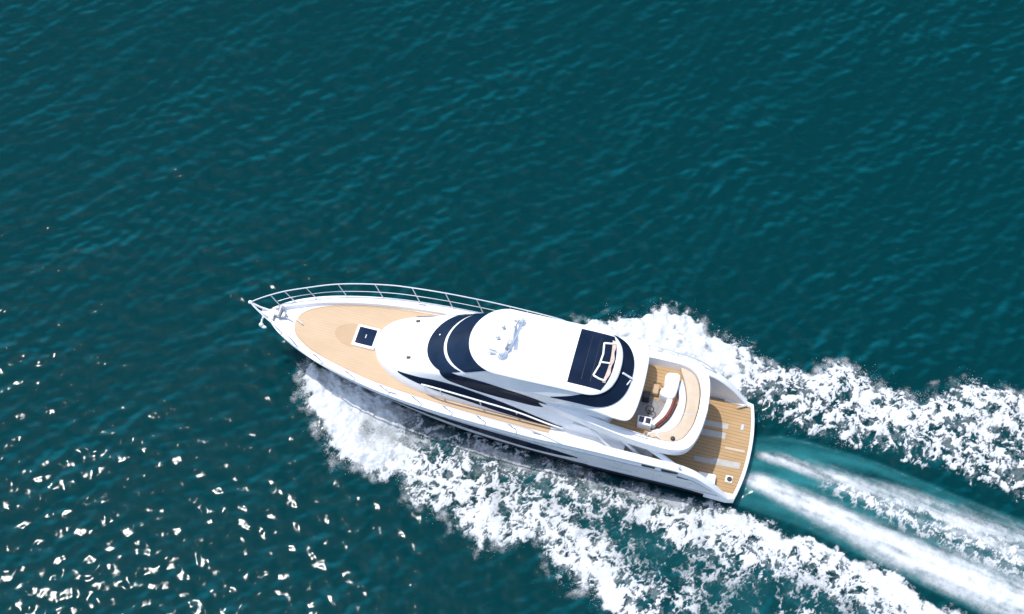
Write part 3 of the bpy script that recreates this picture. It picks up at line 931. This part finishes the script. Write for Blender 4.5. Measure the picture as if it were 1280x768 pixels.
# the hull presses the water down where it floats
a0 = R(15.204)
lx = (xf + 11.69) * math.cos(a0) - (yf + 2.037) * math.sin(a0)
ly = (xf + 11.69) * math.sin(a0) + (yf + 2.037) * math.cos(a0)
hb_ = b_chine(np.clip(lx - 2.4, 0, 21)); ind = sstep(.1, -.5, np.abs(ly) - hb_) * ((lx > 2.6) & (lx < 22.9))
Zs = Zs * (1 - ind) - .25 * ind
sea, _ = grid_mesh('sea', xs, ys, Zs)
tag(sea, kind='structure')
aer = np.zeros_like(xf); kk_ = near(xf, yf)
X, Q = xf[kk_], yf[kk_]
wn_ = fbm(X * .45, Q * .45, 51, 4)
dr = sdf(X, Q, PROP); dp = sdf(X, Q, PORT); dst = sdf(X, Q, STBD)
da, _ = seg_dist(X, Q, PA); dbb, _ = seg_dist(X, Q, PB)
u_ = X * AX[0] + Q * AX[1]; v_ = -X * AX[1] + Q * AX[0]
st = fbm(u_ * .28, v_ * 2.2 + .3 * fbm(u_ * .3, v_ * .5, 64, 2), 61, 5)
edge = np.exp(-(np.maximum(dr, 0) / .35) ** 2) * (dr > -.1)
A = .62 * sstep(-.1, .5, dr) * (.55 + 1.1 * st) + .25 * edge * sstep(-.1, .05, dr) + .5 * np.exp(-(dbb / .8) ** 2) + .35 * np.exp(-(da / .7) ** 2) * (.6 + st)
A = np.maximum(A, .16 * sstep(-.3, 1.2, dp) * (.7 + 1.2 * wn_)); A = np.maximum(A, .13 * sstep(-.3, 1.0, dst) * (.7 + 1.2 * wn_))
aer[kk_] = np.clip(A, 0, 1)
attr(sea, 'aeration', aer)

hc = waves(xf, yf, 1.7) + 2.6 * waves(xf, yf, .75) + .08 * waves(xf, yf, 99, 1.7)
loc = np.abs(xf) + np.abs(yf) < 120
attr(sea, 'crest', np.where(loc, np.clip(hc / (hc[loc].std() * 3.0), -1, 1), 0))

m = bpy.data.materials.new('deep teal sea water'); m.use_nodes = True
nt = m.node_tree; L = nt.links.new; b = nt.nodes['Principled BSDF']
SEA_DEEP = (.0, .0255, .0300)
SEA_CREST_SHEEN = (.002, .080, .100)
SEA_MILK = (.024, .165, .18)


def mathn(op, a, b_=None, c_=None):
    n = node(nt, 'ShaderNodeMath', operation=op)
    for k, v in enumerate((a, b_, c_)):
        if v is None: continue
        if isinstance(v, (int, float)): n.inputs[k].default_value = v
        else: L(v, n.inputs[k])
    return n.outputs[0]


def noise_at(vec, scale, detail, rough=.5, dist=0.0):
    n = node(nt, 'ShaderNodeTexNoise'); n.inputs['Scale'].default_value = scale; n.inputs['Detail'].default_value = detail
    n.inputs['Roughness'].default_value = rough; n.inputs['Distortion'].default_value = dist
    L(vec, n.inputs['Vector']); return n.outputs[0]


at = node(nt, 'ShaderNodeAttribute', attribute_name='aeration')
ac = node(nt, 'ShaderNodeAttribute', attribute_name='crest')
ge = node(nt, 'ShaderNodeNewGeometry')
# sky and scattered light painted as colour on crests; finer noise breaks them up
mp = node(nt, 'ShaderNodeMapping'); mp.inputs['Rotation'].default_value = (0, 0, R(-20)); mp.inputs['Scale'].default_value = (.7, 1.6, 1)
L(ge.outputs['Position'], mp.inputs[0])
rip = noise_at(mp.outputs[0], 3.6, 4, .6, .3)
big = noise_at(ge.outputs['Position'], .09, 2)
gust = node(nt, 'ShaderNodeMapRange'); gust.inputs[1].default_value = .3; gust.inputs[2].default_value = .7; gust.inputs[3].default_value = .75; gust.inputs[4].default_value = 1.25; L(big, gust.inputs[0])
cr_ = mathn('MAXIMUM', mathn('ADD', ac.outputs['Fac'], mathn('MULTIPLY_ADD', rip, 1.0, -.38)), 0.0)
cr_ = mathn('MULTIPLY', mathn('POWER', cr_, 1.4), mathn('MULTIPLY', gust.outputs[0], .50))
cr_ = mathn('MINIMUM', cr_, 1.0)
m0 = node(nt, 'ShaderNodeMix', data_type='RGBA'); m0.inputs[6].default_value = (*SEA_DEEP, 1); m0.inputs[7].default_value = (*SEA_CREST_SHEEN, 1)
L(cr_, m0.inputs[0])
mx = node(nt, 'ShaderNodeMix', data_type='RGBA'); mx.inputs[7].default_value = (*SEA_MILK, 1)
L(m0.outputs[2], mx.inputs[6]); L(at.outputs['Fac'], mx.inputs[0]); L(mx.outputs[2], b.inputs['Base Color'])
b.inputs['Specular IOR Level'].default_value = 0.0
b.inputs['Roughness'].default_value = 1.0
b.subsurface_method = 'BURLEY'
b.inputs['Subsurface Weight'].default_value = .55
b.inputs['Subsurface Radius'].default_value = (.2, 1.0, 1.0)
b.inputs['Subsurface Scale'].default_value = 1.1
gl = node(nt, 'ShaderNodeBsdfGlossy', distribution='BECKMANN'); gl.inputs['Roughness'].default_value = .15
fr = node(nt, 'ShaderNodeFresnel'); fr.inputs['IOR'].default_value = 1.135
sm = node(nt, 'ShaderNodeMixShader')
L(fr.outputs[0], sm.inputs[0]); L(b.outputs[0], sm.inputs[1]); L(gl.outputs[0], sm.inputs[2])
L(sm.outputs[0], nt.nodes['Material Output'].inputs['Surface'])
n1 = noise_at(ge.outputs['Position'], 1.35, 0)
mp2 = node(nt, 'ShaderNodeMapping'); mp2.inputs['Rotation'].default_value = (0, 0, R(-17)); mp2.inputs['Scale'].default_value = (1.1, 1.0, 1); L(ge.outputs['Position'], mp2.inputs[0])
n2 = noise_at(mp2.outputs[0], 2.8, 0)
b1 = node(nt, 'ShaderNodeBump'); b1.inputs['Strength'].default_value = 1
b2 = node(nt, 'ShaderNodeBump'); b2.inputs['Strength'].default_value = 1; b2.inputs['Distance'].default_value = .018
L(mathn('MULTIPLY', gust.outputs[0], .098), b1.inputs['Distance'])
L(n1, b1.inputs['Height']); L(n2, b2.inputs['Height']); L(b1.outputs[0], b2.inputs['Normal']); L(b2.outputs[0], b.inputs['Normal']); L(b2.outputs[0], gl.inputs['Normal']); L(b2.outputs[0], fr.inputs['Normal'])
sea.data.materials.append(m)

# ------------------------------------------------------------------ foam
def foam_material(name, fine=9.0, grain=.6):
    m = bpy.data.materials.new(name); m.use_nodes = True
    m.blend_method = 'HASHED' if hasattr(m, 'blend_method') else m.blend_method
    nt = m.node_tree; L = nt.links.new; b = nt.nodes['Principled BSDF']
    b.inputs['Base Color'].default_value = (.56, .585, .60, 1)
    b.inputs['Roughness'].default_value = .8
    b.inputs['Specular IOR Level'].default_value = .2
    at = node(nt, 'ShaderNodeAttribute', attribute_name='cover')
    ge = node(nt, 'ShaderNodeNewGeometry')
    nz = node(nt, 'ShaderNodeTexNoise'); nz.inputs['Scale'].default_value = fine; nz.inputs['Detail'].default_value = 6; nz.inputs['Roughness'].default_value = .72
    L(ge.outputs['Position'], nz.inputs['Vector'])
    # cover + (noise - .5) * k, sharpened a little, but clear where cover is nil
    a1 = node(nt, 'ShaderNodeMath', operation='MULTIPLY_ADD'); a1.inputs[1].default_value = grain; a1.inputs[2].default_value = -grain / 2
    L(nz.outputs[0], a1.inputs[0])
    a2 = node(nt, 'ShaderNodeMath', operation='ADD'); L(a1.outputs[0], a2.inputs[0]); L(at.outputs['Fac'], a2.inputs[1])
    mr = node(nt, 'ShaderNodeMapRange'); mr.interpolation_type = 'SMOOTHSTEP'; mr.inputs[1].default_value = .08; mr.inputs[2].default_value = 1.0
    L(a2.outputs[0], mr.inputs[0])
    lim = node(nt, 'ShaderNodeMapRange'); lim.inputs[1].default_value = .0; lim.inputs[2].default_value = .12
    L(at.outputs['Fac'], lim.inputs[0])
    mu = node(nt, 'ShaderNodeMath', operation='MULTIPLY'); L(mr.outputs[0], mu.inputs[0]); L(lim.outputs[0], mu.inputs[1])
    L(mu.outputs[0], b.inputs['Alpha'])
    bp = node(nt, 'ShaderNodeBump'); bp.inputs['Strength'].default_value = .8; bp.inputs['Distance'].default_value = .08
    n2 = node(nt, 'ShaderNodeTexNoise'); n2.inputs['Scale'].default_value = 5; n2.inputs['Detail'].default_value = 5
    L(ge.outputs['Position'], n2.inputs['Vector']); L(n2.outputs[0], bp.inputs['Height']); L(bp.outputs[0], b.inputs['Normal'])
    return m


M_FOAM = foam_material('white water foam', 10.0)
M_WASH = foam_material('smooth aerated wash', 7.0, .34)


def worley(x, y, seed):
    rs = np.random.RandomState(seed)
    jx, jy = rs.rand(256), rs.rand(256)
    p = rs.permutation(256); p = np.concatenate([p, p])
    xi = np.floor(x).astype(int); yi = np.floor(y).astype(int)
    f1 = np.full(x.shape, 9.0); f2 = np.full(x.shape, 9.0)
    for dx in (-1, 0, 1):
        for dy in (-1, 0, 1):
            h = p[(p[(xi + dx) & 255] + yi + dy) & 255]
            d = np.hypot(xi + dx + jx[h] - x, yi + dy + jy[h] - y)
            f2 = np.where(d < f1, f1, np.minimum(f2, d)); f1 = np.minimum(f1, d)
    return f1, f2


def lace(x, y, seed, sc=1.0):
    """net of foam threads round dark cells, 0..1, high on the threads"""
    wx = x + .42 * fbm(x * .8 * sc, y * .8 * sc, seed, 3) / sc + .14 * fbm(x * 3.2, y * 3.2, seed + 2, 3)
    wy = y + .42 * fbm(x * .8 * sc + 31, y * .8 * sc + 7, seed + 5, 3) / sc + .14 * fbm(x * 3.2 + 9, y * 3.2, seed + 3, 3)
    f1, f2 = worley(wx * 1.15 * sc, wy * 1.15 * sc, seed + 10)
    r = .30 * (1 - sstep(0, .8, f2 - f1))
    for k, (s, a) in enumerate(((1.5, .30), (3.1, .34), (6.3, .28), (11.0, .14))):
        n = 1 - np.abs(perlin(wx * s * sc + 11 * k, wy * s * sc, seed + 30 + k)) * 1.6
        r += a * np.clip(n, 0, 1) ** 1.6
    r += .45 * fbm(wx * 1.6, wy * 1.6, seed + 20, 5)
    qs = np.quantile(r[::97], np.linspace(0, 1, 101))
    return np.interp(r, qs, np.linspace(0, 1, 101))


def foam_sheet(name, x0, x1, y0, y1, step, fn, label, cat):
    xs = np.arange(x0, x1, step); ys = np.arange(y0, y1, step)
    XX, YY = np.meshgrid(xs, ys, indexing='ij'); x, y = XX.ravel(), YY.ravel()
    cover, lift = fn(x, y)
    z = waves(x, y) + wake_h(x, y) + .02 + lift
    lx = (x + 11.69) * math.cos(a0) - (y + 2.037) * math.sin(a0); ly = (x + 11.69) * math.sin(a0) + (y + 2.037) * math.cos(a0)
    ins = (np.abs(ly) < b_chine(np.clip(lx - 2.4, 0, 21)) - .02) & (lx > 2.5) & (lx < 22.75)
    cover = np.where(ins, 0, cover)
    keep = (cover > .02)
    o, used = grid_mesh(name, xs, ys, z, keep)
    attr(o, 'cover', cover[used])
    o.data.materials.append(M_WASH if cat == 'wash' else M_FOAM)
    tag(o, label, cat, kind='stuff')
    return o


INNER = [(6.71, -10.3), (9.65, -11.10), (11.82, -11.76), (15.01, -12.92), (17.38, -14.35), (19.36, -15.64), (21.29, -16.91), (27, -21)]


def port_d(x, y):
    return sdf(x, y, PORT) + .55 * fbm(x * .55, y * .55, 101, 3) + .42 * fbm(x * 1.7, y * 1.7, 111, 4)


def stbd_d(x, y):
    return sdf(x, y, STBD) + .6 * fbm(x * .6, y * .6, 301, 3) + .5 * fbm(x * 1.8, y * 1.8, 311, 4)


def port_fn(x, y):
    d = port_d(x, y)
    lx = (x + 11.69) * math.cos(a0) - (y + 2.037) * math.sin(a0); ly = (x + 11.69) * math.sin(a0) + (y + 2.037) * math.cos(a0)
    l = lace(x, y, 201)
    fwd = sstep(10.5, 5.0, lx)               # near the bow the sheet is thick, soft spray
    hull_d = np.maximum(-ly - 2.3, 0)
    edge_band = sstep(-.05, .5, d) * (1 - sstep(1.2, 3.4, d))
    q = .28 + .43 * edge_band + .45 * fbm(x * .4, y * .4, 131, 3)
    q += .15 * fwd
    # calmer dark pool close to the hull aft of midships
    inn, _ = seg_dist(x, y, INNER)
    q += .34 * sstep(1.0, .1, inn) * sstep(7, 11, x)
    # soft blue sheet of thin foam sliding back along the hull
    uu = x * AX[0] + y * AX[1]; vv = -x * AX[1] + y * AX[0]
    near_h = sstep(2.6, .7, hull_d) * sstep(3, 6, lx) * sstep(23.5, 20.5, lx)
    thin = near_h * np.clip(.40 + .75 * fbm(uu * .5, vv * 1.3, 191, 5) + .25 * (lace(x, y, 261, .9) - .5), 0, .62) * (.25 + .75 * sstep(.0, .6, hull_d))
    q -= .30 * near_h
    q -= .10 * sstep(9, 14, lx) * sstep(1.2, .2, hull_d) + .08 * sstep(12, 15, lx) * sstep(2.4, .6, hull_d)
    q += .10 * fbm(x * .8, y * .8, 141, 3) * 2
    c = np.clip(.30 * sstep(-.5, .3, lace(x + 3.3, y - 1.7, 231, .8) + q - 1.0) + .80 * sstep(-.20, .34, l + q - 1.0), 0, 1)
    veil = fwd * (.58 + .36 * edge_band + .5 * fbm(x * .8, y * .8, 151, 4)) * sstep(-.1, .7, d)
    c = np.maximum(c * (.66 + .3 * edge_band + .5 * fbm(x * .5, y * .5, 181, 3)), np.clip(veil, 0, 1))
    c = np.maximum(c, thin)
    c *= sstep(-.25, .40, d + .5 * fbm(x * 2.6, y * 2.6, 161, 5))
    c = np.maximum(c, .55 * np.exp(-((d - .05) / .42) ** 2) * np.clip(.35 + 1.5 * fbm(x * 1.1, y * 1.1, 195, 5), 0, 1) * np.maximum(sstep(1.2, 2.0, inn), 0))
    lift = (.25 * fwd + .12) * edge_band * (.5 + fbm(x * 1.3, y * 1.3, 171, 4)) + .06 * l * c
    return c, np.maximum(lift, 0)


def stbd_fn(x, y):
    d = stbd_d(x, y)
    u = x * AX[0] + y * AX[1]
    l = lace(x, y, 401)
    edge_band = sstep(-.05, .4, d) * (1 - sstep(1.6, 3.2, d))
    fwd = sstep(13.5, 8.5, x)
    # solid on the outer crest, lace and then threads towards the stern slick
    inn, _ = seg_dist(x, y, [(11.75, -5.67), (12.3, -6.4), (14.18, -6.85), (16.7, -7.9), (18.53, -8.5), (21.07, -9.31), (24.54, -10.9), (38, -15)])
    q = .28 + .38 * edge_band + .38 * fwd + .3 * fbm(x * .45, y * .45, 331, 3) - .30 * sstep(2.2, .2, inn) + .2 * fbm(x * .8, y * .8, 341, 3)
    c = np.clip(.30 * sstep(-.5, .3, lace(x + 3.3, y - 1.7, 431, .8) + q - 1.0) + .80 * sstep(-.20, .34, l + q - 1.0), 0, 1)
    veil = fwd * (.7 + .5 * fbm(x * .9, y * .9, 351, 4)) * sstep(0, .6, d)
    c = np.maximum(c, np.clip(veil, 0, 1))
    c *= sstep(-.25, .40, d + .6 * fbm(x * 2.6, y * 2.6, 361, 5))
    c = np.maximum(c, .55 * np.exp(-((d - .05) / .45) ** 2) * np.clip(.35 + 1.5 * fbm(x * 1.1, y * 1.1, 395, 5), 0, 1) * sstep(1.2, 2.0, inn))
    lift = (.2 * fwd + .15) * edge_band * (.5 + fbm(x * 1.3, y * 1.3, 371, 4)) + .06 * l * c
    return c, np.maximum(lift, 0)


def prop_fn(x, y):
    u = x * AX[0] + y * AX[1]; v = -x * AX[1] + y * AX[0]
    dr = sdf(x, y, PROP)
    da, sa = seg_dist(x, y, PA); dbb, sb = seg_dist(x, y, PB)
    th = R(-25); uu = x * math.cos(th) + y * math.sin(th); vv = -x * math.sin(th) + y * math.cos(th)
    st = fbm(uu * .35 + .4 * fbm(uu * .4, vv * .4, 503, 2), vv * 2.6, 501, 5)
    fine = fbm(x * 2.2, y * 2.2, 511, 4)
    wB = .42 + .058 * sb
    cB = np.exp(-(dbb / wB) ** 2.4) * (.84 + .55 * st + .3 * fine) * sstep(-.3, 1.2, sb)
    wA = .26 + .075 * sa
    l = lace(x, y, 521, 1.3)
    cA = np.exp(-(da / wA) ** 2) * sstep(.0, .8, sa) * (.55 + .6 * st + .25 * fine)
    dm, sm = seg_dist(x, y, [(12.4, -8.7), (15.2, -9.7), (18.6, -11.2), (23.8, -13.5), (34, -18)])
    cM = np.exp(-(dm / (.3 + .10 * sm)) ** 2) * sstep(-.35, .4, l - .52 + .4 * st) * sstep(.5, 4, sm) * .95
    edge = np.exp(-((dr - .1) / .10) ** 2) * .14 * (1 + 1.5 * fine) * sstep(11, 13, x) * (y > -12 + 0 * x) * (dr > -.2)
    c = np.clip(np.maximum(np.maximum(cB, cA), np.maximum(cM, edge)), 0, 1)
    c *= sstep(-.3, .1, dr)
    return c, .04 * c


foam_sheet('bow_wave_foam', -12, 27, -19.5, -2.2, .055, port_fn, 'white lacy foam thrown off the near side of the yacht from bow to wake', 'foam')
foam_sheet('quarter_wave_foam', 2, 29, -12.5, 1.5, .055, stbd_fn, 'white breaking foam ridge trailing from the far side of the yacht', 'foam')
foam_sheet('propeller_wash', 10.3, 29, -19, -6.5, .055, prop_fn, 'smooth white and turquoise streaks of wash straight behind the transom', 'wash')


# ------------------------------------------------------------------ flying droplets (uncountable: one mesh each)
def droplets(name, n, sampler, label):
    rs = np.random.RandomState(hash(name) % 1000 if False else 12)
    P, r = sampler(rs, n)
    base = np.array([(1, 0, 0), (-1, 0, 0), (0, 1, 0), (0, -1, 0), (0, 0, 1), (0, 0, -1)], float)
    tri = np.array([(0, 2, 4), (2, 1, 4), (1, 3, 4), (3, 0, 4), (2, 0, 5), (1, 2, 5), (3, 1, 5), (0, 3, 5)])
    V = (P[:, None, :] + base[None] * r[:, None, None]).reshape(-1, 3)
    F = (np.arange(len(P))[:, None, None] * 6 + tri[None]).reshape(-1, 3)
    me = bpy.data.meshes.new(name)
    me.vertices.add(len(V)); me.vertices.foreach_set('co', V.ravel())
    me.loops.add(F.size); me.loops.foreach_set('vertex_index', F.ravel().astype(np.int32))
    me.polygons.add(len(F)); me.polygons.foreach_set('loop_start', np.arange(0, F.size, 3, dtype=np.int32))
    me.polygons.foreach_set('use_smooth', np.ones(len(F), bool))
    me.update(calc_edges=True)
    o = bpy.data.objects.new(name, me); COL.objects.link(o)
    me.materials.append(M_DROP)
    tag(o, label, 'spray', kind='stuff')


M_DROP = mat('white spray droplets', (.75, .77, .78), .5)


def on_edge(dfun, box, rs, n, zmax, out=.13):
    """droplets where the broken edge of the foam throws them, thinning outwards in clumps"""
    x = box[0] + (box[1] - box[0]) * rs.rand(n * 30); y = box[2] + (box[3] - box[2]) * rs.rand(n * 30)
    d = dfun(x, y)
    w = np.where(d > 0, np.exp(-(d / .35) ** 2), np.exp(d / out)) * np.clip(.25 + 2.2 * fbm(x * .7, y * .7, 601, 3) + .8 * fbm(x * 3, y * 3, 611, 2), 0, 1.4)
    k = rs.rand(n * 30) < w
    p = np.stack([x[k], y[k]], 1)[:n]
    z = waves(p[:, 0], p[:, 1]) + wake_h(p[:, 0], p[:, 1]) + rs.rand(len(p)) ** 2 * zmax + .05
    r = .006 + .012 * rs.rand(len(p)) ** 3
    return np.column_stack([p, z]), r


droplets('bow_spray', 2000, lambda rs, n: on_edge(port_d, (-11.5, 4, -16.5, -2.6), rs, n, .5), 'fine white droplets flying off the near bow wave')
droplets('quarter_spray', 2000, lambda rs, n: on_edge(stbd_d, (3, 25, -8, 1.0), rs, n, .5, .16), 'fine white droplets flying off the far wake ridge')
